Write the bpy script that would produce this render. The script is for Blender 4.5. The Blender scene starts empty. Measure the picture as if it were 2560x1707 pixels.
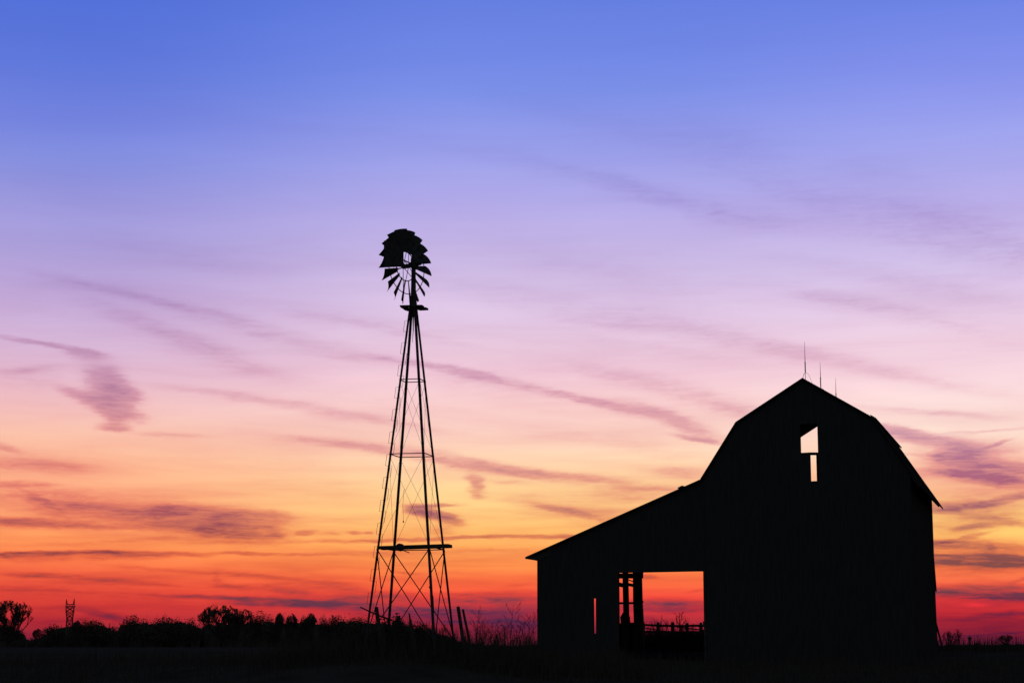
import bpy, math, random
import numpy as np
from mathutils import Vector, Matrix

# ------------------------------------------------------------------ camera
R = math.radians
scene = bpy.context.scene
COL = scene.collection
FPX = 65 / 36 * 2560            # focal length in pixels of the 2560 px wide photograph
HY = 1615                       # horizon row
TH = math.atan((HY - 853.5) / FPX)
EYE = 1.2
cam_d = bpy.data.cameras.new('camera'); cam = bpy.data.objects.new('camera', cam_d); COL.objects.link(cam)
cam_d.lens = 65; cam_d.sensor_width = 36; cam_d.clip_start = 0.1; cam_d.clip_end = 20000
cam.location = (0, 0, EYE); cam.rotation_euler = (R(90) + TH, 0, 0)
scene.camera = cam
scene.view_settings.view_transform = 'Standard'; scene.view_settings.look = 'None'
scene.cycles.max_bounces = 2; scene.cycles.diffuse_bounces = 1
scene.view_settings.exposure = 0; scene.view_settings.gamma = 1

def ray(px, py):
    x, y, z = px - 1280, FPX, -(py - 853.5)
    c, s = math.cos(TH), math.sin(TH)
    return Vector((x, y * c - z * s, y * s + z * c))
def at(px, py, Y):              # survey helper: point of the photo at ground distance Y
    r = ray(px, py); return r * (Y / r.y) + Vector((0, 0, EYE))
def azel(px, py):
    r = ray(px, py).normalized()
    return math.degrees(math.atan2(r.x, r.y)), math.degrees(math.asin(r.z))

# ------------------------------------------------------------------ sky
world = bpy.data.worlds.new('World'); scene.world = world; world.use_nodes = True
NT = world.node_tree; N = NT.nodes; L = NT.links; N.clear()
def lin(c): return tuple((v / 255 / 12.92 if v / 255 <= .04045 else ((v / 255 + .055) / 1.055) ** 2.4) for v in c)
def nd(t, **k):
    n = N.new(t)
    for a, b in k.items(): setattr(n, a, b)
    return n
def put(sock, v):
    if isinstance(v, bpy.types.NodeSocket): L.new(v, sock)
    else: sock.default_value = v
def mth(op, a, b=0., c=None, clamp=False):
    n = nd('ShaderNodeMath', operation=op, use_clamp=clamp); put(n.inputs[0], a); put(n.inputs[1], b)
    if c is not None: put(n.inputs[2], c)
    return n.outputs[0]
def mrange(v, a, b, c=0., d=1., smooth=True):
    n = nd('ShaderNodeMapRange', interpolation_type='SMOOTHSTEP' if smooth else 'LINEAR')
    put(n.inputs[0], v)
    for i, q in enumerate((a, b, c, d)): n.inputs[i + 1].default_value = q
    return n.outputs[0]
def mix(f, a, b, blend='MIX'):
    n = nd('ShaderNodeMix', data_type='RGBA', blend_type=blend)
    put(n.inputs[0], f); put(n.inputs[6], a); put(n.inputs[7], b)
    return n.outputs[2]
def vadd(a, b, op='ADD'):
    n = nd('ShaderNodeVectorMath', operation=op); put(n.inputs[0], a); put(n.inputs[1], b)
    return n.outputs[0]
tc = nd('ShaderNodeTexCoord')
sep = nd('ShaderNodeSeparateXYZ'); L.new(tc.outputs['Generated'], sep.inputs[0])
DEG = 57.29578
az = mth('MULTIPLY', mth('ARCTAN2', sep.outputs[0], sep.outputs[1]), DEG)
el = mth('MULTIPLY', mth('ARCSINE', sep.outputs[2]), DEG)
cmb = nd('ShaderNodeCombineXYZ'); L.new(az, cmb.inputs[0]); L.new(el, cmb.inputs[1]); cmb.inputs[2].default_value = 1
P = cmb.outputs[0]

def ramp_el(stops, px=1280, top=None):
    """colour by elevation; stops are (row of the photo at column px, sRGB)"""
    n = nd('ShaderNodeValToRGB'); cr = n.color_ramp; cr.interpolation = 'LINEAR'
    L.new(elf, n.inputs[0])
    items = [(azel(px, y)[1] / 30, lin(c)) for y, c in stops]
    if top: items += [(1.0, lin(top))]
    items.sort(key=lambda q: q[0])
    items = [(p, c) if not .40 < p < .7 else (p, (c[0] * 1.025 + .003, c[1] * .985, c[2])) for p, c in items]
    while len(cr.elements) < len(items): cr.elements.new(0.5)
    for e, (p, c) in zip(cr.elements, items): e.position = max(0, min(1, p)); 
    for e, (p, c) in zip(cr.elements, items): e.position = max(0, min(1, p)); e.color = (*c, 1)
    return n.outputs[0]
elf = mth('DIVIDE', el, 30.)
left = [(0,(78,112,216)),(150,(90,119,218)),(300,(112,131,222)),(400,(130,143,222)),(500,(152,152,221)),(620,(172,159,218)),(720,(190,167,217)),(850,(213,180,214)),
        (940,(229,186,205)),(1010,(242,192,192)),(1080,(249,192,170)),(1150,(252,184,148)),(1220,(253,172,130)),(1300,(254,162,108)),(1350,(255,153,90)),
        (1390,(253,130,78)),(1430,(247,104,69)),(1470,(235,80,61)),(1510,(216,60,56)),(1550,(184,44,56)),(1600,(126,32,58)),(1616,(100,30,54))]
mid = [(0,(97,127,224)),(150,(110,136,229)),(230,(120,144,231)),(300,(136,151,232)),(400,(155,162,234)),(500,(174,170,232)),(560,(186,177,231)),(640,(199,182,228)),(720,(212,190,227)),(780,(223,198,229)),(850,(231,200,223)),
       (940,(242,202,215)),(1010,(249,207,205)),(1080,(253,214,198)),(1150,(255,216,178)),(1220,(255,213,150)),(1280,(255,205,130)),(1330,(255,190,108)),
       (1370,(255,170,92)),(1410,(255,148,78)),(1450,(255,116,68)),(1490,(250,82,64)),(1530,(210,54,64)),(1570,(146,38,60)),(1616,(86,32,56))]
right = [(0,(106,132,229)),(150,(125,143,234)),(250,(141,154,237)),(330,(155,164,238)),(430,(170,170,235)),(520,(186,177,233)),(650,(212,196,236)),(760,(228,203,231)),(850,(240,208,225)),
         (940,(248,214,222)),(1010,(252,222,218)),(1080,(253,224,208)),(1150,(254,208,178)),(1220,(254,198,150)),(1280,(255,212,128)),(1330,(255,203,112)),
         (1370,(255,174,96)),(1410,(255,142,80)),(1450,(255,118,76)),(1490,(238,62,62)),(1530,(196,40,56)),(1570,(148,32,56)),(1616,(84,32,58))]
for q in (left, mid, right): q.append((-420, (60, 88, 190)))
rl = ramp_el(left, 100, (40, 62, 150)); rm = ramp_el(mid, 1000, (46, 70, 160)); rr = ramp_el(right, 2450, (46, 70, 160))
base = mix(mrange(az, -14, -1), rl, rm); base = mix(mrange(az, 3, 14), base, rr)

# the wind-blown veil: long faint streaks sinking to the right
def noise(vec, scale, detail=4., rough=.55, dist=0.):
    n = nd('ShaderNodeTexNoise'); put(n.inputs['Vector'], vec); n.inputs['Scale'].default_value = scale
    n.inputs['Detail'].default_value = detail; n.inputs['Roughness'].default_value = rough; n.inputs['Distortion'].default_value = dist
    return n
def mapping(vec, loc=(0,0,0), rot=0., sc=(1,1,1), typ='POINT'):
    n = nd('ShaderNodeMapping', vector_type=typ); put(n.inputs[0], vec)
    n.inputs['Location'].default_value = loc; n.inputs['Rotation'].default_value = (0,0,rot); n.inputs['Scale'].default_value = sc
    return n.outputs[0]
wn = noise(mapping(P, sc=(.5, 1.1, 1)), 1.0, 3.5, .5)
warp = mapping(vadd(wn.outputs['Color'], (.5, .5, .5), 'SUBTRACT'), sc=(.9, .20, 0))
wn2 = noise(mapping(P, sc=(1.2, 5.0, 1)), 1.6, 4, .6)
warp2 = mapping(vadd(wn2.outputs['Color'], (.5, .5, .5), 'SUBTRACT'), sc=(.5, .11, 0))
Q = vadd(vadd(P, warp), warp2)

# individual clouds, (column, row, half length, half width, slope, density) measured on the photo
CL = [
 (1480,430,170,14,14,.10),(1600,480,260,20,15,.22),(1830,540,220,26,12,.14),(1850,365,190,40,20,.10),(2450,600,330,60,12,.20),(2330,540,200,16,18,.08),
 (1250,400,150,20,12,.08),(2080,560,220,30,10,.08),(2180,420,200,40,14,.07),
 (330,738,240,9,12,.22),(560,800,260,20,14,.16),(430,835,220,20,20,.24),(560,905,180,18,14,.12),(760,780,200,30,8,.06),
 (110,860,140,6,10,.45),(215,886,60,9,8,.34),(60,925,90,8,-5,.22),(40,945,120,25,0,.12),
 (255,925,50,18,14,.26),(262,955,52,24,20,.40),(300,970,50,24,30,.52),(250,990,48,26,10,.52),(290,1005,52,26,20,.50),(285,1038,44,20,30,.60),(195,990,62,11,22,.40),(282,1070,46,9,4,.66),(345,1042,40,14,10,.34),(330,1015,30,16,0,.2),
 (330,985,30,14,0,.34),(430,1089,90,5,1,.22),
 (560,985,200,9,7,.20),(800,1025,200,11,9,.24),(1000,1060,160,12,10,.12),
 (900,895,90,7,6,.22),(1010,905,100,6,9,.36),(1160,932,120,9,13,.42),(1320,970,140,10,12,.34),(1470,1000,120,9,13,.46),(1600,1025,110,14,14,.38),(1700,1060,110,14,20,.40),(1740,1098,60,6,10,.60),
 (1180,960,200,26,14,.14),(1560,940,160,18,12,.18),(1720,985,180,22,12,.22),(1850,1030,120,14,14,.20),(1450,1090,260,16,4,.10),
 (860,800,160,12,8,.18),(1020,835,160,10,10,.14),(720,850,220,16,12,.10),
 (1250,720,320,22,10,.10),(1330,770,300,18,8,.10),(1650,800,260,24,9,.14),(1550,815,150,10,6,.14),(2080,745,180,16,9,.20),(2330,800,220,22,12,.12),(1950,870,260,16,10,.22),(2250,940,300,14,10,.14),(1700,880,260,18,8,.10),(2330,1030,200,7,4,.16),
 (780,1098,110,8,4,.20),(920,1118,120,9,8,.32),(1120,1148,130,15,10,.42),(1290,1178,110,12,9,.40),(1430,1190,130,9,6,.32),(1600,1215,160,10,5,.18),(1650,1130,140,14,6,.12),
 (1176,1195,26,10,0,.42),(1186,1222,24,16,60,.42),(1200,1245,20,5,0,.25),
 (1058,1277,44,11,8,1.35),(1085,1284,56,7,8,.7),(1125,1300,46,9,10,.62),(1090,1263,62,4,0,.6),(1110,1322,30,14,0,.22),(1090,1300,60,20,5,.14),
 (0,1118,60,8,12,.36),(120,1165,120,10,2,.26),(30,1210,110,6,1,.40),(60,1235,160,16,4,.18),
 (105,1250,52,6,25,.55),(230,1268,150,9,6,.34),(240,1290,180,24,8,.28),(400,1275,60,12,2,.42),(440,1268,50,5,8,.52),(520,1300,190,26,6,.34),(400,1300,120,22,8,.36),(480,1295,110,24,8,.36),(600,1290,130,16,4,.42),(600,1318,110,14,4,.42),(500,1325,90,8,5,.62),(610,1340,110,6,3,.48),(560,1308,50,14,0,.26),(690,1280,50,8,6,.2),
 (690,1336,26,5,0,.44),(765,1331,26,6,-6,.48),(820,1334,30,5,0,.2),(880,1331,20,4,0,.40),(915,1331,14,3,0,.34),(90,1305,160,9,3,.60),(40,1302,70,8,4,.30),(260,1314,110,6,0,.24),
 (300,1352,200,5,-3,.16),(700,1354,260,4,-1,.28),(1020,1348,200,4,-2,.52),(1280,1342,150,4,0,.52),(1430,1340,70,4,0,.40),
 (90,1386,170,6,-2,.98),(320,1384,120,5,1,.98),(200,1392,200,6,0,.40),(480,1388,40,4,3,.34),(600,1384,130,4,0,.36),(760,1385,160,3,0,.20),(990,1380,110,5,1,.22),(1240,1376,120,4,0,.20),(70,1400,110,7,0,.26),
 (420,1424,170,5,5,.26),(620,1440,130,5,6,.24),(770,1452,120,5,6,.20),(80,1437,80,6,1,.46),(170,1442,70,5,3,.30),(290,1452,120,6,4,.32),(430,1463,90,4,2,.16),(540,1448,22,10,80,.18),(560,1465,50,5,8,.30),(730,1482,60,5,2,.40),(640,1470,100,6,3,.20),(880,1475,80,6,4,.22),
 (60,1473,110,6,2,.30),(180,1480,110,4,2,.2),(400,1489,140,5,2,.30),(540,1495,120,5,3,.56),(640,1505,90,8,2,.60),(740,1507,140,8,0,.95),(830,1510,120,8,0,.72),(870,1498,60,4,-4,.5),
 (170,1518,130,6,1,.22),(250,1532,80,8,11,.56),(300,1545,60,8,8,.3),(180,1545,80,5,-5,.22),
 (1000,1524,190,13,1,.85),(1180,1532,140,14,2,.78),(1310,1540,120,20,0,.62),(1190,1498,150,10,0,.40),(1290,1505,120,14,0,.45),(950,1488,90,9,0,.34),(1020,1432,30,3,2,.3),(1290,1461,40,3,-4,.14),(1330,1520,90,10,0,.3),(1240,1568,150,20,0,.55),(1080,1550,140,10,2,.5),(1000,1498,260,7,1,.35),(1250,1482,170,5,0,.3),
 (1640,1512,120,11,0,.58),(1650,1524,130,6,0,.40),(1720,1510,80,10,4,.42),(1640,1551,40,8,10,.40),(1625,1440,30,5,4,.34),(1738,1478,30,3,-8,.24),
 (1360,1262,90,8,6,.24),(1420,1275,90,6,10,.36),(1480,1290,80,6,10,.30),(1560,1240,110,14,4,.26),(1700,1180,100,12,4,.30),(1590,1220,90,4,2,.22),(1400,1345,90,4,-1,.2),(1260,1205,60,5,4,.16),(1330,1240,60,5,2,.12),
 (2225,1072,60,10,12,.34),(2280,1090,90,14,12,.40),(2380,1108,110,14,8,.40),(2300,1138,50,4,0,.18),(2450,1078,160,3,-4,.18),
 (2412,1127,50,10,-4,1.1),(2360,1140,26,14,0,.40),(2480,1115,44,4,-22,.42),(2400,1185,90,7,5,.62),(2420,1160,90,22,5,.34),(2450,1160,110,5,12,.42),(2520,1165,80,9,4,.46),(2480,1200,110,12,8,.52),(2520,1190,90,20,4,.30),(2300,1185,80,8,0,.18),
 (2520,1246,80,8,-14,.58),(2420,1265,90,7,-8,.58),(2350,1268,60,9,2,.34),(2390,1281,60,4,2,.40),(2450,1285,60,10,6,.24),(2490,1296,70,5,6,.40),(2440,1315,56,7,-8,.52),(2400,1330,80,20,4,.16),(2540,1310,50,5,6,.42),
 (2330,1358,80,6,-2,.50),(2420,1342,60,4,-12,.46),(2440,1365,120,14,0,.44),(2476,1372,18,13,0,.52),(2360,1384,160,3,1,.52),(2480,1392,160,6,1,.58),(2340,1405,70,8,-2,.56),(2440,1402,150,13,0,.48),(2540,1405,90,12,0,.56),
 (2550,1448,30,4,-22,.25),(2440,1476,140,8,-1,.60),(2520,1486,130,11,0,.66),(2350,1478,90,9,0,.44),(2460,1492,110,7,0,.50),(2550,1500,90,8,0,.34),(2360,1514,60,4,0,-.2),(2440,1513,36,4,0,-.6),
 (2470,1541,120,6,-4,.52),(2540,1536,90,7,-4,.46),(2530,1560,90,10,0,.34),(2400,1545,80,6,0,.2),(2430,1150,130,45,5,.30),(2450,1270,130,36,0,.26),(2440,1400,160,34,0,.34),(2420,1136,56,13,-2,.6),(2450,1190,110,9,7,.5),(1500,300,330,34,14,.09),(1950,470,260,30,16,.12),(2250,700,300,26,10,.12),(1450,650,380,34,11,.09),(500,650,320,30,12,.09),(2450,1490,170,30,0,.30),(2460,1560,150,25,0,.30),(420,1292,280,38,5,.26),(120,1240,200,28,5,.16),(200,1462,260,36,3,.16),(700,1470,300,28,3,.16),(60,1160,200,30,3,.14),(1500,1290,200,30,10,.12),(2480,1583,110,2,-3,.45),(2400,1588,80,2,2,.25),(2420,1600,160,10,0,.3),
]
# shared textures
tx = noise(mapping(Q, rot=R(8), sc=(.9, 4.2, 1)), 1.5, 5, .62)
texf = mrange(tx.outputs['Fac'], .3, .7, .68, 1.3)
tx2 = noise(mapping(Q, rot=R(4), sc=(.8, 7.0, 1)), 1.6, 4, .6)
texg = mrange(tx2.outputs['Fac'], .3, .7, .74, 1.14, False)
front = mrange(mth('ABSOLUTE', az), 20, 34, 1, 0)
# faint veil everywhere
v1 = noise(mapping(P, rot=R(12), sc=(.11, .95, 1)), 1.0, 5, .55, .6)
v2 = noise(mapping(P, rot=R(6), sc=(.2, 2.4, 1)), 1.0, 4, .55, .5)
veil = mth('MULTIPLY', mth('SUBTRACT', v1.outputs['Fac'], .42), mrange(el, 19, 9, .22, .62))
veil = mth('ADD', veil, mth('MULTIPLY', mth('SUBTRACT', v2.outputs['Fac'], .42), mrange(el, 7.5, 2, .04, .95)))
veil = mth('MAXIMUM', veil, -.12)
tn = nd('ShaderNodeValToRGB'); L.new(elf, tn.inputs[0]); tr = tn.color_ramp
tst = [(0, (.20,.6,1.3)), (.044, (.16,.50,1.4)), (.07, (.17,.26,.9)), (.10, (.29,.14,.62)), (.16, (.40,.185,.56)), (.22, (.47,.30,.52)), (.3, (.54,.40,.53)), (.42, (.62,.50,.68)), (.6, (.66,.60,.82)), (1, (.7,.7,.9))]
while len(tr.elements) < len(tst): tr.elements.new(.5)
for e, (p, c) in zip(tr.elements, tst): e.position = p
for e, (p, c) in zip(tr.elements, tst): e.color = (*c, 1)
tn2 = nd('ShaderNodeValToRGB'); L.new(elf, tn2.inputs[0]); c2_ = tn2.color_ramp.elements
c2_[0].position = .18; c2_[0].color = (.95, .61, .69, 1); c2_[1].position = .45; c2_[1].color = (.86, .80, .87, 1); q_ = c2_.new(.27); q_.color = (.87, .70, .77, 1)
# the afterglow is in the west, ahead; the eastern sky and the zenith are dusk already
cosaz = mth('COSINE', mth('DIVIDE', az, DEG))
west = mrange(cosaz, .60, .958, .05, 1.)
zen = mrange(el, 20, 60, 1., .12)
dim = mth('MULTIPLY', west, zen)
east = mix(mrange(cosaz, .9, -.2), (0, 0, 0, 1), (.06, .084, .10, 1))

def sky_layer(items):
    """a node group: the sky with the given clouds -> background shader"""
    global N, L
    keep = (N, L); gt = bpy.data.node_groups.new('sky_field', 'ShaderNodeTree'); N, L = gt.nodes, gt.links
    shared = dict(Q=Q, texf=texf, texg=texg, front=front, veil=veil, thick=tn.outputs[0], rosy=tn2.outputs[0], base=base, dim=dim, east=east)
    for k, v in shared.items(): gt.interface.new_socket(k, in_out='INPUT', socket_type={'VECTOR': 'NodeSocketVector', 'VALUE': 'NodeSocketFloat', 'RGBA': 'NodeSocketColor'}[v.type])
    gt.interface.new_socket('sky', in_out='OUTPUT', socket_type='NodeSocketShader'); G = N.new('NodeGroupInput').outputs
    dens = lite = None; QC = G['Q']
    for ci, (a0, an, ex, ey, am) in enumerate(items):
        if ci and ci % 12 == 0 and dens:      # makes each dozen wait for the one before, which keeps the shader's stack small
            t_ = nd('ShaderNodeVectorMath', operation='SCALE'); L.new(dens, t_.inputs[0]); t_.inputs['Scale'].default_value = 1e-7
            QC = vadd(QC, t_.outputs[0])
        ux, uy = math.cos(an) / ex, math.sin(an) / ex; vx, vy = -math.sin(an) / ey, math.cos(an) / ey
        dd = []
        for wx, wy in ((ux, uy), (vx, vy)):
            d = nd('ShaderNodeVectorMath', operation='DOT_PRODUCT'); L.new(QC, d.inputs[0]); d.inputs[1].default_value = (wx, wy, -(wx * a0[0] + wy * a0[1])); dd.append(d.outputs['Value'])
        r2 = mth('MULTIPLY_ADD', dd[1], dd[1], mth('MULTIPLY', dd[0], dd[0]))
        if am >= .34: r2 = mth('POWER', r2, 1.5)
        g = mth('POWER', .32, r2)
        if am < 0: lite = mth('MULTIPLY', g, -am)
        elif dens is None: dens = mth('MULTIPLY', g, am)
        else: dens = mth('MULTIPLY_ADD', g, am, dens)
    if dens:
        dens = mth('SUBTRACT', 1., mth('POWER', .24, mth('MULTIPLY', dens, G['texf'])))
        dens = mth('MINIMUM', mth('ADD', mth('MULTIPLY', mth('MULTIPLY', dens, G['texg']), G['front']), G['veil']), 1.0)
    else: dens = G['veil']
    thin = mix(mrange(dens, 0, .5, 0, 1, False), (1, 1, 1, 1), G['rosy'])
    thin = mix(mrange(dens, -.15, 0, 1, 0, False), thin, (1.07, 1.07, 1.05, 1))
    tint = mix(mth('POWER', mth('MAXIMUM', dens, 0.), 1.7), thin, G['thick'])
    col = mix(1., G['base'], tint, 'MULTIPLY')
    if lite: col = mix(mth('MULTIPLY', lite, .8), col, (*lin((255, 50, 66)), 1))
    fade = nd('ShaderNodeVectorMath', operation='SCALE'); L.new(col, fade.inputs[0]); L.new(G['dim'], fade.inputs['Scale'])
    b = nd('ShaderNodeBackground'); L.new(vadd(fade.outputs[0], G['east']), b.inputs[0]); b.inputs[1].default_value = 1
    o = N.new('NodeGroupOutput'); L.new(b.outputs[0], o.inputs[0]); N, L = keep
    gn = N.new('ShaderNodeGroup'); gn.node_tree = gt
    for k, v in shared.items(): L.new(v, gn.inputs[k])
    return gn.outputs[0]
geo = []
for (cx, cy, hl, hw, sl, am) in CL:
    c, s = math.cos(R(sl)), math.sin(R(sl))
    a0 = azel(cx, cy); a1 = azel(cx + hl * c, cy + hl * s); b1 = azel(cx + hw * s, cy - hw * c)
    ex = math.hypot(a1[0] - a0[0], a1[1] - a0[1]); ey = math.hypot(b1[0] - a0[0], b1[1] - a0[1]) * 1.25
    an = math.atan2(a1[1] - a0[1], a1[0] - a0[0]); reach = 2.2 * math.hypot(ex * math.sin(an), ey * math.cos(an)) + .2
    am *= 1.18 if cx > 2200 else (.86 if 600 < cx < 1800 and cy < 1110 else 1)
    geo.append((a0, an, ex, ey, am, a0[1] - reach, a0[1] + reach, a0[0] - 2.2 * ex - .4, a0[0] + 2.2 * ex + .4))
def mixs(f, a, b):
    n = nd('ShaderNodeMixShader'); L.new(f, n.inputs[0]); L.new(a, n.inputs[1]); L.new(b, n.inputs[2]); return n.outputs[0]
# the sky is cut into fields holding only the clouds that reach them; cheaper, and the joints cannot show
def field(e0, e1, a0, a1): return sky_layer([g[:5] for g in geo if g[6] > e0 and g[5] < e1 and g[8] > a0 and g[7] < a1])
rows = []
bounds = [(-90, 1.9), (1.9, 3.4), (3.4, 5.5), (5.5, 9.5), (9.5, 90)]
for e0, e1 in bounds:
    cuts = [-90, -5, 7, 90] if e0 < 5.5 else [-90, 0, 90]
    sh = field(e0, e1, cuts[0], cuts[1])
    for c0, c1 in zip(cuts[1:], cuts[2:]): sh = mixs(mth('GREATER_THAN', az, c0), sh, field(e0, e1, c0, c1))
    rows.append(sh)
sh = rows[0]
for (e0, e1), rsh in zip(bounds[1:], rows[1:]): sh = mixs(mth('GREATER_THAN', el, e0), sh, rsh)
clear = sky_layer([])
sky_sh = mixs(mth('GREATER_THAN', front, 0.), clear, sh)
skyt = nd('ShaderNodeTexSky', sky_type='NISHITA'); skyt.sun_disc = False
skyt.sun_elevation = R(-3.0); skyt.sun_rotation = R(8); skyt.altitude = 200
bg2 = nd('ShaderNodeBackground'); L.new(skyt.outputs[0], bg2.inputs[0]); bg2.inputs[1].default_value = .05
ads = nd('ShaderNodeAddShader'); L.new(sky_sh, ads.inputs[0]); L.new(bg2.outputs[0], ads.inputs[1])
wo = nd('ShaderNodeOutputWorld'); L.new(ads.outputs[0], wo.inputs[0])
world.cycles.sampling_method = 'MANUAL'; world.cycles.sample_map_resolution = 256

# the sun has set straight ahead: what is left is a trace of red light along the horizon
sun_d = bpy.data.lights.new('sun', 'SUN'); sun = bpy.data.objects.new('sun', sun_d); COL.objects.link(sun)
sun_d.energy = .04; sun_d.angle = R(3); sun_d.color = (1, .45, .25)
sun.rotation_euler = Vector((-math.sin(R(8)), -math.cos(R(8)), -.012)).to_track_quat('-Z', 'Y').to_euler()

# ------------------------------------------------------------------ materials
def mat(name, c1, c2, scale=3., rough=.85, stretch=(1,1,1), metal=0., bump=.2, spec=.1):
    m = bpy.data.materials.new(name); m.use_nodes = True; t = m.node_tree; b = t.nodes['Principled BSDF']
    tcn = t.nodes.new('ShaderNodeTexCoord'); mp = t.nodes.new('ShaderNodeMapping'); mp.inputs['Scale'].default_value = stretch
    nz = t.nodes.new('ShaderNodeTexNoise'); nz.inputs['Scale'].default_value = scale; nz.inputs['Detail'].default_value = 6
    cr = t.nodes.new('ShaderNodeValToRGB'); cr.color_ramp.elements[0].color = (*c1, 1); cr.color_ramp.elements[1].color = (*c2, 1)
    cr.color_ramp.elements[0].position = .3; cr.color_ramp.elements[1].position = .7
    bm = t.nodes.new('ShaderNodeBump'); bm.inputs['Strength'].default_value = bump
    t.links.new(tcn.outputs['Object'], mp.inputs[0]); t.links.new(mp.outputs[0], nz.inputs['Vector']); t.links.new(nz.outputs['Fac'], cr.inputs[0])
    t.links.new(cr.outputs[0], b.inputs['Base Color']); t.links.new(nz.outputs['Fac'], bm.inputs['Height']); t.links.new(bm.outputs[0], b.inputs['Normal'])
    b.inputs['Roughness'].default_value = rough; b.inputs['Metallic'].default_value = metal; b.inputs['Specular IOR Level'].default_value = spec
    return m
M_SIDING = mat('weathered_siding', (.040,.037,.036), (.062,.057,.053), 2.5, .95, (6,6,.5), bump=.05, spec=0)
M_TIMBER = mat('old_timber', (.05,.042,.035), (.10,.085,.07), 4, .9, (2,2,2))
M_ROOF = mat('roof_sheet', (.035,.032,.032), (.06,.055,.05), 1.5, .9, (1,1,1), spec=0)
M_STEEL = mat('galvanised_steel', (.04,.036,.034), (.08,.072,.066), 8, .8)
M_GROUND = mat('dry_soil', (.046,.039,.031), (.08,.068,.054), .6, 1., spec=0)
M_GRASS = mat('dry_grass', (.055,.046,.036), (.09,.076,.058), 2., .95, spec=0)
M_BARK = mat('bark', (.06,.05,.042), (.11,.09,.075), 5., .95)
M_LEAF = mat('dark_foliage', (.06,.056,.038), (.11,.10,.065), 3., .95)

# ------------------------------------------------------------------ mesh helpers
class MB:
    def __init__(s): s.v = []; s.f = []
    def box(s, x0, x1, y0, y1, z0, z1, M=None):
        vs = [Vector((x, y, z)) for x in (x0, x1) for y in (y0, y1) for z in (z0, z1)]
        s._hex([vs[0], vs[4], vs[6], vs[2], vs[1], vs[5], vs[7], vs[3]], M)
    def _hex(s, vs, M=None):
        b = len(s.v); s.v += [tuple(M @ v) if M else tuple(v) for v in vs]
        s.f += [(b+3,b+2,b+1,b), (b+4,b+5,b+6,b+7), (b,b+1,b+5,b+4), (b+1,b+2,b+6,b+5), (b+2,b+3,b+7,b+6), (b+3,b,b+4,b+7)]
    def tube(s, pts, rad, n=6, cap=True):
        pts = [Vector(p) for p in pts]; rad = rad if isinstance(rad, (list, tuple)) else [rad] * len(pts)
        b = len(s.v); up = None
        for i, p in enumerate(pts):
            d = (pts[min(i+1, len(pts)-1)] - pts[max(i-1, 0)]).normalized()
            if up is None: up = Vector((0,0,1)) if abs(d.z) < .9 else Vector((1,0,0))
            u = d.cross(up).normalized(); w = u.cross(d).normalized(); up = w
            for k in range(n):
                a = 2 * math.pi * k / n; s.v.append(tuple(p + (u * math.cos(a) + w * math.sin(a)) * rad[i]))
        for i in range(len(pts) - 1):
            for k in range(n):
                s.f.append((b+i*n+k, b+i*n+(k+1)%n, b+(i+1)*n+(k+1)%n, b+(i+1)*n+k))
        if cap:
            s.f.append(tuple(b+k for k in reversed(range(n)))); e = b + (len(pts)-1)*n; s.f.append(tuple(e+k for k in range(n)))
    def beam(s, a, b, w, h, up=Vector((0,0,1))):
        a, b = Vector(a), Vector(b); d = (b - a).normalized(); u = d.cross(up).normalized(); v = u.cross(d)
        q = [(-1,-1),(1,-1),(1,1),(-1,1)]
        s._hex([a + u*x*w/2 + v*y*h/2 for x, y in q] + [b + u*x*w/2 + v*y*h/2 for x, y in q])
    def angle(s, a, b, ins, w=.06, t=.008):   # L-profile, flanges along the two given directions
        for i, dr in enumerate(ins):
            a_, b_ = Vector(a), Vector(b); o = ins[1-i] * t
            s._hex([a_, a_ + dr*w, a_ + dr*w + o, a_ + o] + [b_, b_ + dr*w, b_ + dr*w + o, b_ + o])
    def tri(s, p, size, rnd):
        b = len(s.v)
        for _ in range(3): s.v.append((p[0]+rnd.uniform(-1,1)*size, p[1]+rnd.uniform(-1,1)*size, p[2]+rnd.uniform(-1,1)*size))
        s.f.append((b, b+1, b+2))
    def build(s, name, m, parent=None, smooth=False):
        me = bpy.data.meshes.new(name); me.from_pydata(s.v, [], s.f); me.update(); me.materials.append(m)
        if smooth: me.shade_smooth()
        o = bpy.data.objects.new(name, me); COL.objects.link(o)
        if parent: o.parent = parent
        return o
def tag(o, label=None, cat=None, group=None, kind=None):
    for k, v in (('label', label), ('category', cat), ('group', group), ('kind', kind)):
        if v: o[k] = v
    return o
def empty(name, loc=(0,0,0), rz=0.):
    o = bpy.data.objects.new(name, None); COL.objects.link(o); o.location = loc; o.rotation_euler = (0,0,rz); o.empty_display_size = .3
    return o
def copy_part(o, parent):
    c = o.copy(); COL.objects.link(c); c.parent = parent; return c

# ------------------------------------------------------------------ ground
def sst(a, b, x): t = max(0., min(1., (x - a) / (b - a))); return t * t * (3 - 2 * t)
WMX = at(1028.5, 1300, 60).x; WM = Vector((WMX, 60, 0))
def gh(x, y):
    h = -.05 + 1.0 * sst(52, 92, y)
    r = math.hypot((x - WMX) / (5.5 if x < WMX else 3.6), (y - 61) / 5)
    h += .85 * math.exp(-r * r)
    h += .3 * math.exp(-((x + 12) / 9) ** 2 - ((y - 66) / 8) ** 2)
    h += .05 * math.sin(x * .7 + y * .3) * math.sin(y * .45 - x * .2) * (1 if y < 300 else 0)
    return h
ys = [-60, -20, 0, 20, 35] + [40 + i * 1.0 for i in range(70)] + [112, 118, 126, 140, 160, 190, 230, 300, 400, 550, 750, 1000, 1500, 2300, 3500, 6000, 9000]
xs = [-5000, -2500, -1200, -600, -300, -160, -90, -60, -45] + [-38 + i * 1.0 for i in range(77)] + [45, 60, 90, 160, 300, 600, 1200, 2500, 5000]
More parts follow.
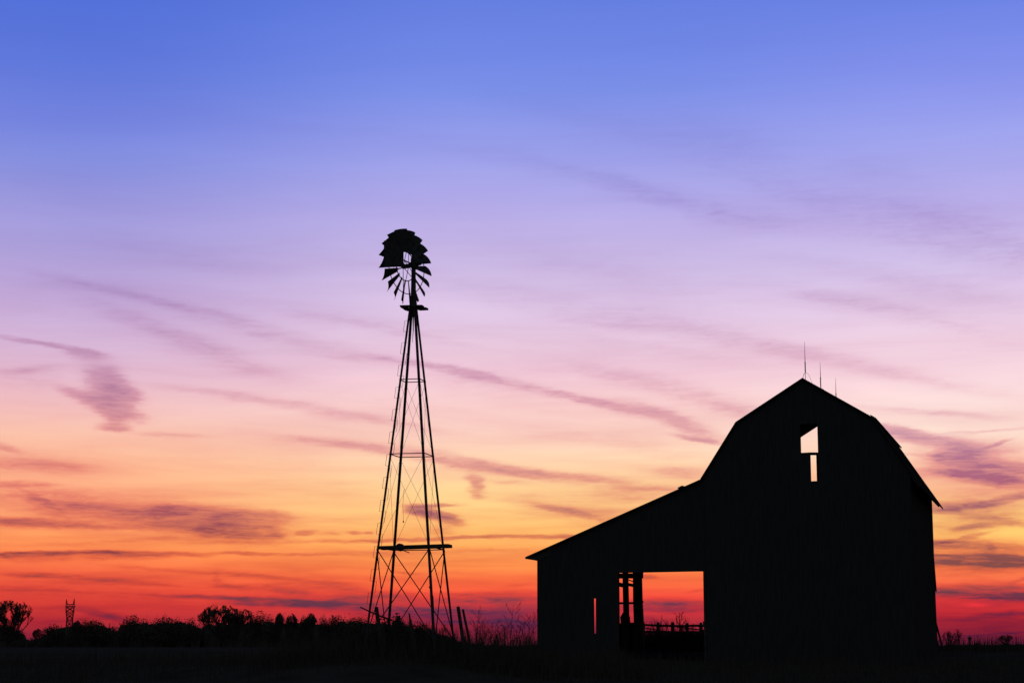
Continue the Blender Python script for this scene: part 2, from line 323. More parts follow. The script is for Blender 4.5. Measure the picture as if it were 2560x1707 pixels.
g = MB(); g.v = [(x, y, gh(x, y)) for y in ys for x in xs]; nx = len(xs)
g.f = [(j*nx+i, j*nx+i+1, (j+1)*nx+i+1, (j+1)*nx+i) for j in range(len(ys)-1) for i in range(nx-1)]
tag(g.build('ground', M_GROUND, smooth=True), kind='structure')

# ------------------------------------------------------------------ barn
PHI = R(16.75)
BO = Vector((11.769, 74.071, 0)); BZ = .45
barn = empty('barn', (BO.x, BO.y, BZ), -PHI)     # local x along the gable, local y along the ridge
tag(barn, 'dark gambrel roofed barn with open lean-to shed and three lightning rods on its ridge', 'barn')
DEP = 11.3
Z = lambda z: z - BZ
def roofline(s):
    a = abs(s)
    return 11.9 - .616 * a if a < 2.76 else 10.2 - 1.53 * (a - 2.76)
rnd = random.Random(3)
def boards(y, s0, s1, topf, bot, holes, brks, th=.035, bw=.21, axis='x', amt=.012, ragged=.04):
    """vertical board siding in one mesh; holes = (s0, s1, z0, z1)"""
    m = MB(); edges = {round(s0, 4), round(s1, 4)} | {round(b, 4) for b in brks if s0 < b < s1}
    for h in holes: edges |= {round(e, 4) for e in h[:2] if s0 < e < s1}
    e = sorted(edges); cuts = []
    for a, b in zip(e, e[1:]):
        n = max(1, round((b - a) / bw)); cuts += [(a + (b - a) * i / n, a + (b - a) * (i + 1) / n) for i in range(n)]
    for a, b in cuts:
        mid_ = (a + b) / 2; spans = [(bot + rnd.uniform(0, ragged), None)]
        hs = sorted([h for h in holes if h[0] <= mid_ <= h[1]], key=lambda h: h[2])
        segs = []; cur = bot + rnd.uniform(0, ragged)
        for h in hs:
            if h[2] > cur: segs.append((cur, h[2]))
            cur = h[3]
        segs.append((cur, None))
        o = rnd.uniform(0, amt)
        for z0, z1 in segs:
            ta, tb = (topf(a), topf(b)) if z1 is None else (z1, z1)
            if ta <= z0 + .01 and tb <= z0 + .01: continue
            pts = [(a, y - o, z0), (b, y - o, z0), (b, y - o + th, z0), (a, y - o + th, z0), (a, y - o, ta), (b, y - o, tb), (b, y - o + th, tb), (a, y - o + th, ta)]
            if axis == 'y': pts = [(p[1], p[0], p[2]) for p in pts]
            m._hex([Vector((p[0], p[1], Z(p[2]))) for p in pts])
    return m
W = 4.12
under = lambda s: roofline(s) - .13
# hay door opening in the front gable; the rear gable has lost boards up under the roof
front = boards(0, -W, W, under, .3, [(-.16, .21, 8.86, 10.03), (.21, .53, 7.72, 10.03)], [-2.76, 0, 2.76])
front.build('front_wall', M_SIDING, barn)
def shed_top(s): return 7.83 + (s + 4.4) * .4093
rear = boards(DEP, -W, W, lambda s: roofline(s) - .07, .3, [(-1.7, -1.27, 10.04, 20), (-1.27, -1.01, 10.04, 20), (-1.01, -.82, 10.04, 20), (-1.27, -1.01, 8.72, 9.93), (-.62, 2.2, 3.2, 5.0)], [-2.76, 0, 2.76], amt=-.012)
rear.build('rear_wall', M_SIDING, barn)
rl_ = MB(); rl_.beam((-1.9, DEP + .05, Z(9.985)), (-1.35, DEP + .05, Z(9.995)), .06, .12); rl_.beam((-1.35, DEP + .05, Z(9.995)), (-.6, DEP + .05, Z(9.97)), .06, .13)
rl_.build('loft_rail', M_TIMBER, barn)
# side walls: local x = +-W
for sx in (-1, 1):
    b = boards(sx * W, .04, DEP - .04, lambda s: roofline(W) - .1, .3, [(2, 5, 1.0, 1.001)] if sx > 0 else [(.5, DEP - .5, .2, 4.3)], [], axis='y', amt=.01 * sx)
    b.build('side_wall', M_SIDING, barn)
# framing
fr = MB()
for y in (.12, 3.8, 7.5, DEP - .12):
    for s in (-W + .1, W - .12): fr.box(s - .09, s + .09, y - .09, y + .09, Z(.2), Z(7.9))
    fr.beam((-W, y, Z(7.3)), (W, y, Z(7.3)), .15, .2)
    for sg in (-1, 1):
        fr.beam((sg * 4.05, y, Z(roofline(4.05) - .2)), (sg * 2.74, y, Z(roofline(2.74) - .2)), .08, .12)
        if y < 7: fr.beam((sg * 2.74, y, Z(roofline(2.74) - .15)), (0, y, Z(roofline(0) - .15)), .08, .12)
fr.build('timber_frame', M_TIMBER, barn)
# gambrel roof, one slab of sheeting on each slope
rf = MB(); y0, y1 = -.14, DEP + .14
prof = [(-4.36, roofline(-4.36)), (-2.76, 10.2), (0, 11.9), (2.76, 10.2), (4.62, roofline(4.62))]
for (s0, z0), (s1, z1) in zip(prof, prof[1:]):
    rf._hex([Vector(p) for p in ((s0, y0, Z(z0) - .07), (s1, y0, Z(z1) - .07), (s1, y1, Z(z1) - .07), (s0, y1, Z(z0) - .07), (s0, y0, Z(z0)), (s1, y0, Z(z1)), (s1, y1, Z(z1)), (s0, y1, Z(z0)))])
    dn = Vector((z0 - z1, 0, s1 - s0)).normalized()
    k = y0 + .3
    while k < y1:                       # standing seams
        a = Vector((s0, k, Z(z0))) + dn * .008; b = Vector((s1, k, Z(z1))) + dn * .008; rf.beam(a, b, .03, .01, dn); k += .6
# roof sheet lipping out where the right slopes meet, at both ends
rf._hex([Vector(p) for p in ((2.66, y0, Z(10.28)), (2.86, y0, Z(10.12)), (2.86, y1, Z(10.12)), (2.66, y1, Z(10.28)), (2.66, y0, Z(10.31)), (2.88, y0, Z(10.17)), (2.88, y1, Z(10.17)), (2.66, y1, Z(10.31)))])
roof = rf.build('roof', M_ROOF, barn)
rt = MB(); k = .05
while k < DEP + .1:
    for q in (1,):
        a = Vector((4.0, k, Z(roofline(4.0)) - .16)); b = Vector((4.50, k, Z(roofline(4.50)) - .12)); rt.beam(a, b, .05, .14, Vector((1, 0, .6)).normalized())
    k += .61
rt.build('rafter_tails', M_TIMBER, roof)
# loose bottom boards bulging off the rear corner
cb = MB(); cb.beam((4.13, DEP - .2, Z(7.4)), (4.135, DEP - .2, Z(5.2)), .3, .04, Vector((1,0,0))); cb.beam((4.135, DEP - .2, Z(5.2)), (4.20, DEP - .2, Z(3.62)), .3, .04, Vector((1,0,0)))
cb.beam((4.13, DEP - .12, Z(3.6)), (4.15, DEP - .12, Z(.3)), .3, .04, Vector((1,0,0)))
cb.build('corner_boards', M_SIDING, barn)
# lean-to shed on the left
SW = 11.2
lr = MB()
sA, sB = -11.68, -4.28
lr._hex([Vector(p) for p in ((sA, y0, Z(shed_top(sA)) - .06), (sB, y0, Z(shed_top(sB)) - .06), (sB, y1, Z(shed_top(sB)) - .06), (sA, y1, Z(shed_top(sA)) - .06),
                             (sA, y0, Z(shed_top(sA))), (sB, y0, Z(shed_top(sB))), (sB, y1, Z(shed_top(sB))), (sA, y1, Z(shed_top(sA))))])
k = y0 + .02
while k < y1:
    lr.beam((sA, k, Z(shed_top(sA)) + .006), (sB, k, Z(shed_top(sB)) + .006), .03, .018); k += .6
lr.beam((-5.15, y0 + .2, Z(shed_top(-5.15)) + .03), (-4.95, y0 + .2, Z(shed_top(-4.95)) + .035), .8, .04)     # a lifted sheet
shed_roof = lr.build('lean_to_roof', M_ROOF, barn)
rt = MB(); k = .0
while k < DEP + .1:
    q = [(-11.62, shed_top(-11.62) - .06), (-11.60, 4.80), (-11.18, 4.70), (-10.6, shed_top(-10.6) - .34), (-10.6, shed_top(-10.6) - .06)]
    b0 = len(rt.v); rt.v += [(s, k - .03, Z(z)) for s, z in q] + [(s, k + .03, Z(z)) for s, z in q]
    rt.f += [(b0, b0+1, b0+2, b0+3, b0+4), (b0+9, b0+8, b0+7, b0+6, b0+5)] + [(b0+i, b0+5+i, b0+5+(i+1) % 5, b0+(i+1) % 5) for i in range(5)]
    k += .62
rt.build('rafter_tails', M_TIMBER, shed_roof)
st = lambda s: shed_top(s) - .06
sf = boards(0, -SW, -4.13, st, .3, [(-8.775, -8.70, 1.72, 3.14), (-7.74, -7.0, .2, 4.19), (-7.0, -4.21, .2, 4.19)], [])
sf.build('lean_to_front_wall', M_SIDING, barn)
jm = MB(); jm.box(-4.21, -4.13, -.05, .15, Z(.2), Z(4.19)); jm.box(-4.26, -4.21, -.03, .1, Z(2.05), Z(2.2)); jm.build('door_jamb', M_TIMBER, barn)
hd = MB(); hd._hex([Vector(p) for p in ((-8.0, .04, Z(4.17)), (-4.15, .04, Z(4.20)), (-4.15, .2, Z(4.20)), (-8.0, .2, Z(4.17)), (-8.0, .04, Z(4.5)), (-4.15, .04, Z(4.5)), (-4.15, .2, Z(4.5)), (-8.0, .2, Z(4.5)))])
hd.build('door_header', M_TIMBER, barn)
# rear of the shed: corner boarding, studs and rails, then open
sr = boards(DEP, -SW, -4.13, st, .3, [(-9.3, -4.2, .2, 4.75), (-10.41, -9.3, .2, 4.64)], [], amt=-.01)
sr.build('lean_to_rear_wall', M_SIDING, barn)
post = MB(); b0 = [(-9.73, 4.8, -9.33), (-9.73, 3.3, -9.31), (-9.71, 2.5, -9.27), (-9.70, .2, -9.22)]
for (l0, z0, r0), (l1, z1, r1) in zip(b0, b0[1:]):
    post._hex([Vector(p) for p in ((l1, DEP - .1, Z(z1)), (r1, DEP - .1, Z(z1)), (r1, DEP + .12, Z(z1)), (l1, DEP + .12, Z(z1)), (l0, DEP - .1, Z(z0)), (r0, DEP - .1, Z(z0)), (r0, DEP + .12, Z(z0)), (l0, DEP + .12, Z(z0)))])
post.box(-9.34, -9.26, DEP - .06, DEP + .08, Z(4.36), Z(4.7)); post.box(-9.32, -9.26, DEP - .06, DEP + .06, Z(3.22), Z(3.3))
post.build('gate_post', M_TIMBER, barn)
stud = MB(); stud.beam((-10.14, DEP, Z(.2)), (-10.08, DEP, Z(2.45)), .16, .3, Vector((1,0,0))) ; stud.beam((-10.08, DEP, Z(2.45)), (-10.11, DEP, Z(4.8)), .1, .27, Vector((1,0,0)))
stud.tube([(-10.10, DEP - .1, Z(2.2)), (-10.12, DEP - .1, Z(2.55)), (-10.08, DEP - .1, Z(2.8))], [.22, .24, .12], 8)
stud.build('stud', M_TIMBER, barn)
for z0, z1, t in ((4.36, 4.60, .06), (3.16, 3.26, .05)):
    q = MB(); q.beam((-10.5, DEP + .08, Z((z0+z1)/2)), (-9.4, DEP + .08, Z((z0+z1)/2)), t, z1 - z0); q.build('rail', M_TIMBER, barn)
q = MB(); q.beam((-10.5, DEP + .08, Z(4.10)), (-10.0, DEP + .08, Z(3.98)), .05, .2); q.beam((-10.0, DEP + .08, Z(4.08)), (-9.5, DEP + .08, Z(3.98)), .05, .15); q.beam((-10.0, DEP + .12, Z(4.3)), (-9.5, DEP + .12, Z(4.12)), .04, .05); q.build('rail', M_TIMBER, barn)
q = MB(); q.beam((-10.5, DEP + .08, Z(1.9)), (-9.4, DEP + .08, Z(1.95)), .05, .75); q.build('rail', M_TIMBER, barn)
q = MB(); q.box(-10.45, -9.3, DEP + .05, DEP + .09, Z(.2), Z(2.26)); q.build('low_boarding', M_SIDING, barn)
# side wall with a missing board low down
sd = boards(-SW, .04, DEP - .04, lambda s: 4.86, .3, [(9.0, 10.5, 1.45, 3.6)], [], axis='y', amt=-.01)
sd.build('lean_to_side_wall', M_SIDING, barn)
pw = MB()
for y in (3.8, 7.5): pw.box(-SW + .06, -SW + .22, y - .09, y + .09, Z(.2), Z(4.8)); pw.beam((-SW, y, Z(4.72)), (-4.2, y, Z(4.78)), .12, .18)
pw.build('lean_to_frame', M_TIMBER, barn)
# lightning rods on the ridge
for y, tip, jn, fk in ((.8, 13.52, 12.68, 12.26), (5.65, 13.38, 12.72, 12.28), (11.12, 13.45, 12.74, 12.2)):
    q = MB(); q.tube([(0, y, Z(11.86)), (0, y, Z(fk))], .011, 6); q.tube([(0, y, Z(fk)), (0, y, Z(jn))], .024, 6); q.tube([(0, y, Z(jn)), (0, y, Z(tip))], [.015, .005], 6)
    rod = q.build('lightning_rod', M_STEEL, barn)
    q = MB()
    for k in range(3):
        a = k * 2.094 + .15; q.tube([(0, y, Z(fk)), (.14 * math.cos(a), y + .14 * math.sin(a), Z((fk + 12.05) / 2)), (.30 * math.cos(a), y + .30 * math.sin(a), Z(11.88 - .616 * abs(.30 * math.cos(a))))], .006, 5)
    q.build('tripod', M_STEEL, rod)

# ------------------------------------------------------------------ windmill
wz = gh(WMX, 60)
wm = empty('windmill', (WMX, 60, wz))
tag(wm, 'farm windmill with a many bladed wheel on a tall four legged steel lattice tower', 'windmill')
zf = lambda py: at(1030, py, 60).z - wz
def wid(x0, x1, py): return (at(x1, py, 60).x - at(x0, py, 60).x)
T = R(13.9); ct, stn = math.cos(T), math.sin(T)
zA, zB = zf(951), zf(1371)
sA_, sB_ = wid(999.5, 1050.5, 951) / ct, wid(945.7, 1076.8, 1371) / ct
side = lambda z: sA_ + (sB_ - sA_) * (z - zA) / (zB - zA)
eAC = Vector((ct, -stn, 0)); eAB = Vector((stn, ct, 0))
SG = {'A': (-1, -1), 'B': (-1, 1), 'C': (1, -1), 'D': (1, 1)}
def corner(k, z): a, b = SG[k]; return eAC * (a * side(z) / 2) + eAB * (b * side(z) / 2) + Vector((0, 0, z))
ztop = zf(735)
for k in 'ABCD':
    a, b = SG[k]; q = MB(); q.angle(corner(k, -.35), corner(k, ztop), [eAC * -a, eAB * -b], .072, .010); q.build('leg', M_STEEL, wm)
z1, z2, z3, z0 = zf(951), zf(1137.5), zf(1371), zf(1607)
FACES = ('AC', 'CD', 'DB', 'BA')
for z, r in ((z1, .016), (z2, .016), (z3, .018), (zf(790), .010)):
    for f in FACES: q = MB(); q.tube([corner(f[0], z), corner(f[1], z)], r, 6); q.build('girt', M_STEEL, wm)
for zt, zb, r in ((z1, z2, .0042), (z2, z3, .0045), (z3, z0, .017)):
    for f in FACES:
        for p, s in (f, f[::-1]): q = MB(); q.tube([corner(p, zt - .04), corner(s, zb + .04)], r, 5); q.build('brace', M_STEEL, wm)
# climbing steps: bent rods bolted alternately to either side of the leg
zs = zf(803); n = 0
while zs > zf(1530):
    sg = -1 if n % 2 == 0 else 1; zb = zs - .37
    a, b = corner('A', zs), corner('A', zb); o = eAC * (.085 * sg) + (eAC * .05 if sg > 0 else Vector())
    q = MB(); q.tube([a, a + o, b + o, b], .0065, 5); q.build('step', M_STEEL, wm); zs -= .37; n += 1
# lower working platform of two heavy planks
for off, x0, x1 in ((-.12, -1.02, 1.30), (.22, -1.06, 1.28)):
    c = Vector((0, 0, zf(1367.5))); q = MB(); q.beam(c + eAC * x0 + eAB * off + Vector((0,0,-.01)), c + eAC * x1 + eAB * off + Vector((0,0,.03)), .26, .105); q.build('plank', M_TIMBER, wm)
q = MB(); c = Vector((wid(1030, 1004, 1369), -.35, zf(1369))); q.tube([c - eAB * .12, c - eAB * .1, c + eAB * .1, c + eAB * .12], [.08, .125, .125, .08], 12); wn_ = q.build('winch', M_STEEL, wm)
q = MB(); q.tube([c + Vector((.05, 0, -.08)), Vector((wid(1030, 1027, 1382), -.35, zf(1382.5)))], .016, 6); q.build('handle', M_STEEL, wn_)
# dangling wire with a weight
q = MB(); w_ = [(1013, 1222), (1009, 1227), (1010, 1244), (1008, 1262), (1009.5, 1285), (1010, 1302)]
q.tube([Vector((wid(1030, x, y), 0, zf(y))) for x, y in w_], .005, 5); q.tube([Vector((wid(1030, 1010, 1302), 0, zf(1301))), Vector((wid(1030, 1010, 1302), 0, zf(1306)))], .02, 6); q.build('pull_wire', M_STEEL, wm)
# pipe strapped to the near right leg
q = MB(); q.tube([Vector((wid(1030, 1085, 1490), -.8, zf(1490))), Vector((wid(1030, 1088, 1530), -.8, zf(1532)))], [.055, .05], 8); q.tube([Vector((wid(1030, 1078, 1467), -.8, zf(1467))), Vector((wid(1030, 1082, 1474), -.8, zf(1474))), Vector((wid(1030, 1082, 1492), -.8, zf(1492)))], .018, 6)
q.build('pipe', M_STEEL, wm)
# mast, crow's nest, pump rod
q = MB(); q.tube([(0, 0, zf(775)), (0, 0, zf(735)), (0, 0, zf(660))], [.11, .09, .07], 10); mast = q.build('mast', M_STEEL, wm)
q = MB(); q.tube([(.05, 0, zf(730)), (.10, 0, zf(744)), (.10, 0, zf(752))], [.03, .04, .025], 8); q.build('bracket', M_STEEL, mast)
q = MB(); c = Vector((0, 0, zf(768.5)))
for i in range(4):
    for sg in (-1, 1):
        o = .13 + (i % 2) * 0 
q.beam(c + eAC * -.39 + eAB * .28 + Vector((0,0,-.005)), c + eAC * .40 + eAB * .28, .26, .035)
q.beam(c + eAC * -.34 + eAB * -.28, c + eAC * .42 + eAB * -.28 + Vector((0,0,-.02)), .26, .035)
q.beam(c + eAC * .24 + eAB * -.38 + Vector((0,0,-.03)), c + eAC * .26 + eAB * .38 + Vector((0,0,-.03)), .30, .035)
q.beam(c + eAC * -.24 + eAB * -.36 + Vector((0,0,-.03)), c + eAC * -.22 + eAB * .38 + Vector((0,0,-.03)), .20, .035)
q.build('top_platform', M_TIMBER, wm)
q = MB(); q.tube([(0, 0, zf(775)), (.005, 0, zf(828))], [.03, .018], 6); q.tube([(.005, 0, zf(828)), (-.02, 0, zf(856))], [.012, .006], 6); q.build('pump_rod', M_STEEL, wm)
# head: gearbox, furled tail vane, wheel
aW = Vector((-math.sin(R(54)), math.cos(R(54)), 0)); e1 = Vector((math.cos(R(54)), math.sin(R(54)), 0)); e2 = Vector((0, 0, 1))
hub = Vector((0, 0, zf(663))) + aW * .32
q = MB(); c = Vector((.03, 0, zf(657)))
q.tube([c - e2*.22, c - e2*.16, c + e2*.12, c + e2*.22, c + e2*.27], [.08, .13, .135, .10, .03], 10); q.tube([c - aW*.26 - e2*.05, c - aW*.1, c + aW*.2 - e2*.04], [.07, .13, .07], 8)
q.build('gearbox', M_STEEL, wm, True)
fT = (e1 * -1).normalized()
q = MB(); bz = zf(650)
q.tube([Vector((0, 0, zf(662))) , fT * 1.5 + Vector((0, -.14, zf(632) - .24))], .022, 6); q.tube([Vector((0, 0, zf(672))), fT * 1.5 + Vector((0, -.14, zf(640) - .24))], .016, 6)
boom = q.build('tail_boom', M_STEEL, wm)
def vp(d, z): return fT * d + Vector((0, -.14, z * (1 - .0145 * d)))
q = MB(); ins = [(.52, zf(669)), (1.52, zf(667)), (1.52, zf(602)), (.52, zf(622))]; nrm = fT.cross(e2) * .006
q._hex([vp(d, z) - nrm for d, z in ins] + [vp(d, z) + nrm for d, z in ins]); 
for d in (.56, 1.02, 1.48): q.beam(vp(d, zf(669)) - nrm * 2, vp(d, zf(620)) - nrm * 2, .03, .02, fT)
q.build('tail_vane', M_STEEL, boom)
q = MB()
ring = lambda r, o: [hub + aW * o + (e1 * math.sin(t) + e2 * math.cos(t)) * r for t in [2 * math.pi * i / 54 for i in range(55)]]
q.tube(ring(.93, -.02), .015, 5, False); q.tube(ring(.49, .02), .017, 5, False)
for i in range(6):
    for o, d in ((-.10, -.06), (.12, .06)):
        t = 2 * math.pi * i / 6 + .14 + d * .9; q.tube([hub + aW * o + (e1 * math.sin(t) + e2 * math.cos(t)) * .06, hub + (e1 * math.sin(t - d*.9) + e2 * math.cos(t - d*.9)) * .93], .011, 5)
wheel = q.build('wheel', M_STEEL, wm)
q = MB(); q.tube([hub - aW * .2, hub - aW * .12, hub + aW * .14, hub + aW * .2], [.045, .075, .075, .03], 10); q.build('hub', M_STEEL, wheel)
BETA = R(34)
for i in range(18):
    t = R(180 - 6.7 - 20 * i); rad = e1 * -math.sin(t) + e2 * math.cos(t); tan = e1 * math.cos(t) + e2 * math.sin(t)
    ch = tan * math.cos(BETA) - aW * math.sin(BETA); nn = ch.cross(rad)
    q = MB(); NR, NC = 3, 6; vs = []
    for j in range(NR + 1):
        r = .485 + (1.235 - .485) * j / NR; w = .16 + (.455 - .16) * j / NR
        for k in range(NC + 1):
            s = k / NC - .5; cam_ = (.25 - s * s) * w * .42; vs.append(hub + rad * (r + .02 * (1 - 4 * s * s) * j / NR) + ch * (s * w) + nn * (cam_ - .045 * j / NR))
    for off in (0, .004): q.v += [tuple(v + nn * off) for v in vs]
    m_ = len(vs)
    for j in range(NR):
        for k in range(NC):
            a = j * (NC+1) + k; q.f.append((a, a+1, a+NC+2, a+NC+1)); q.f.append((m_+a+NC+1, m_+a+NC+2, m_+a+1, m_+a))
    bd = [(0 * (NC+1) + k, 0 * (NC+1) + k + 1) for k in range(NC)] + [(NR*(NC+1)+k+1, NR*(NC+1)+k) for k in range(NC)] + [((j+1)*(NC+1), j*(NC+1)) for j in range(NR)] + [(j*(NC+1)+NC, (j+1)*(NC+1)+NC) for j in range(NR)]
    q.f += [(b, a, a + m_, b + m_) for a, b in bd]
    q.build('blade', M_STEEL, wheel)

# ------------------------------------------------------------------ plants
def twigs(m, p, d, ln, r, depth, rnd, spread=.5, n=3, rmin=.004, upb=.25):
    p = Vector(p); d = Vector(d).normalized(); mid_ = p + d * ln * .5 + Vector((rnd.uniform(-1,1), rnd.uniform(-1,1), rnd.uniform(-.5,.5))) * ln * .06
    e = p + d * ln; m.tube([p, mid_, e], [r, r * .82, max(rmin, r * .6)], 5 if r > .03 else 3, False)
    if depth <= 0: return
    for i in range(n + (rnd.random() < .4)):
        nd_ = (d + Vector((rnd.uniform(-1,1), rnd.uniform(-1,1), rnd.uniform(-.6,.8))) * spread + Vector((0,0,upb))).normalized()
        q = e if i < 2 else p.lerp(e, rnd.uniform(.4, .95))
        twigs(m, q, nd_, ln * rnd.uniform(.55, .85), max(rmin, r * .6), depth - 1, rnd, spread, n, rmin, upb)
def lumps(m, cx, cy, cz, rx, ry, rz, n, size, rnd, lobes=6):
    L_ = [(cx + rnd.uniform(-.5,.5)*rx, cy + rnd.uniform(-.5,.5)*ry, cz + rnd.uniform(-.45,.5)*rz, rnd.uniform(.4,.62)) for _ in range(lobes)] + [(cx, cy, cz - .1 * rz, .7)]
    for _ in range(n):
        a = rnd.choice(L_); v = Vector((rnd.gauss(0,1), rnd.gauss(0,1), rnd.gauss(0,1))).normalized() * (rnd.random() ** .45) * a[3] * rnd.uniform(.8, 1.08)
        m.tri((a[0] + v.x * rx, a[1] + v.y * ry, a[2] + v.z * rz), size, rnd)
def fit(m, hx, h, z0=None):
    """scale a foliage mass to its real width and height"""
    xs_ = sorted(abs(v[0]) for v in m.v); zs_ = sorted(v[2] for v in m.v); a = hx / xs_[int(len(xs_) * .97)]; lo = zs_[int(len(zs_)*.01)]; hi = zs_[int(len(zs_) * .995)]
    lo_t = lo if z0 is None else z0; m.v = [(v[0] * a, v[1] * a, lo_t + (v[2] - lo) * (h - lo_t) / (hi - lo)) for v in m.v]
def tree(px, top, hw, Y, kind, label, group=None, seed=0, name='tree', cat='tree', dens=1.):
    rnd = random.Random(seed * 17 + int(px)); p = at(px, 1616, Y); t = at(px, top, Y); x = p.x; zg = gh(x, Y) - .1
    h = t.z - zg; w = abs(at(px + hw, 1600, Y).x - x); root = empty(name, (x, Y, zg)); tag(root, label, cat, group)
    tr_ = MB()
    if kind == 'dense':
        tr_.tube([(0,0,0), (.05*h*rnd.uniform(-1,1),0,h*.35), (0,0,h*.7)], [h*.03, h*.024, h*.01], 7)
        for i in range(5): a = i * 1.256; tr_.tube([(0,0,h*(.25+.06*i)), (math.cos(a)*w*.5, math.sin(a)*w*.5, h*(.5+.05*i))], [h*.012, h*.004], 5)
        tr_.build('trunk', M_BARK, root)
        c = MB(); lumps(c, 0, 0, h*.52, w*1.05, w*.9, h*.50, int(3400 * dens), .045 * w + .08, rnd, 9); fit(c, w * 1.1, h * 1.02, h * .12); c.build('crown', M_LEAF, root)
    else:
        tr_.tube([(0,0,0), (.02*h,0,h*.16), (0,0,h*.32)], [h*.028, h*.022, h*.018], 7); tr_.build('trunk', M_BARK, root)
        c = MB()
        for i in range(8):
            a = i * .79 + rnd.random(); k = w / h * 1.5; twigs(c, (0,0,h*(.16+.03*i)), (math.cos(a)*k, math.sin(a)*k, 1), h*.25, h*.013, 5 if Y > 100 else 4, rnd, .42, 3, (.0011 if Y < 100 else .0026) * h, .2)
        zz = sorted(v[2] for v in c.v); xx = sorted(abs(v[0]) for v in c.v); rz_ = zz[int(len(zz)*.93)] - h*.45; rx_ = xx[int(len(xx)*.86)]; nv = []
        for v in c.v:                     # the outer twigs end along a rounded crown
            if v[2] > h * .3:
                e = math.sqrt((v[0]**2 + v[1]**2) / rx_**2 + ((v[2] - h*.45) / rz_)**2)
                if e > 1: k_ = (1 + .22 * (e - 1)) / e; v = (v[0]*k_, v[1]*k_, h*.45 + (v[2] - h*.45)*k_)
            nv.append(v)
        c.v = nv; fit(c, w * 1.05, h * 1.03)
        lumps(c, 0, 0, h*.30, w*.95, w*.8, h*.30, int(1500*dens), .035*w+.05, rnd, 6)
        c.build('crown', M_BARK, root)
    return root
FT = 'trees of the far treeline'
spec = [ # column, top row, half width, distance, kind, label
 (22,1506,50,260,'bare','bare spreading tree at the left edge of the photo, tallest left of the pylon'),
 (92,1572,12,430,'bare','small thin bare bush in the low gap between the left edge tree and the pylon'),
 (140,1564,28,600,'dense','low round bush just left of the pylon foot'),
 (190,1553,12,600,'bare','little spindly tree immediately right of the pylon'),
 (212,1550,16,600,'dense','small pointed tree second to the right of the pylon'),
 (248,1553,36,600,'dense','wide flat topped dark tree between the pylon and the notch in the treeline'),
 (332,1542,34,600,'dense','broad dome shaped dark tree just right of the notch in the treeline'),
 (394,1546,36,600,'dense','broad low dark tree next right of the dome shaped one'),
 (442,1552,28,600,'dense','low even topped dark tree midway between the dome shaped tree and the tall bare one'),
 (480,1548,18,600,'dense','small dark tree directly left of the dip before the tall bare tree'),
 (546,1517,54,560,'bare','tallest bare twiggy tree of the far treeline with open crown'),
 (594,1526,38,560,'bare','twiggy tree right beside the tallest bare tree, a little lower'),
 (646,1530,20,580,'dense','dense round headed tree standing up right of the tall bare trees'),
 (680,1540,18,590,'dense','small dark tree pressed against the right side of the round headed tree'),
 (697,1535,12,590,'bare','thin bare treetop poking up right of the round headed tree'),
 (727,1536,15,590,'bare','slender bare treetop standing alone midway along the line toward the windmill'),
 (758,1543,14,590,'dense','small dark tree left of the forked bare treetop'),
 (776,1536,16,590,'bare','forked bare treetop nearest to the windmill'),
 (816,1540,18,590,'dense','low dark tree between the forked bare treetop and the windmill'),
 (852,1541,24,590,'dense','wide low dark tree a little left of the windmill legs'),
 (890,1543,24,590,'dense','low dark tree meeting the left leg of the windmill'),
]
for i, s in enumerate(spec): tree(*s, group=FT if s[3] > 300 else None, seed=i, dens=2.2 if i == 0 else 1)
# the wood below the crowns reads as one mass
rw = random.Random(8); wd = MB()
prof = [(-60,1562),(20,1565),(50,1580),(66,1602),(90,1592),(125,1576),(150,1562),(200,1559),(268,1561),(290,1572),(305,1554),(400,1549),(470,1550),(500,1560),(525,1550),(610,1546),(700,1546),(800,1548),(900,1547),(1000,1554),(1100,1580),(1150,1602),(1200,1611)]
for (x0, t0), (x1, t1) in zip(prof, prof[1:]):
    k = x0
    while k < x1:
        t = t0 + (t1 - t0) * (k - x0) / (x1 - x0); p = at(k, t, 620 + rw.uniform(-15, 15)); zg = .6
        h = max(.8, (p.z - zg) * rw.uniform(.97, 1.14)); lumps(wd, p.x, p.y, zg + h * .48, 2.6, 2.4, h * .66, 560, .26, rw, 4)
        wd.tube([(p.x, p.y + 2, zg - 1), (p.x, p.y + 2, zg + h * .4), (p.x, p.y + 2, zg + h * .82)], [2.3, 2.2, .9], 8)
        k += 11
tag(wd.build('distant_woods', M_LEAF), 'dark band of distant woodland under the treetops left of the windmill', 'woodland', kind='stuff')
# low scrub on the horizon right of the barn and behind it
hb = MB()
for k in range(1200, 2620, 9):
    t = 1610 + 2 * math.sin(k * .02) + rw.uniform(-1, 1) - (5 if 2440 < k else 0) * (.5 + .5 * math.sin(k * .05)); p = at(k, t, 480 + rw.uniform(-10, 10)); zg = .8; h = max(.3, p.z - zg)
    lumps(hb, p.x, p.y, zg + h * .45, 1.1, 1.2, h * .6, 120, .14, rw, 3); hb.tube([(p.x, p.y + 1, zg - .5), (p.x, p.y + 1, zg + h * .7)], [.9, .6], 6)
tag(hb.build('horizon_scrub', M_LEAF), 'thin dark line of low scrub along the horizon right of the barn', 'scrub', kind='stuff')
tree(2516, 1587, 15, 400, 'bare', 'small bare tree on the horizon near the right edge of the photo', seed=40)
tree(2382, 1574, 22, 92, 'bare', 'thin leafless bush just right of the barn prop timber', seed=41, name='bush', cat='bush', dens=.1)

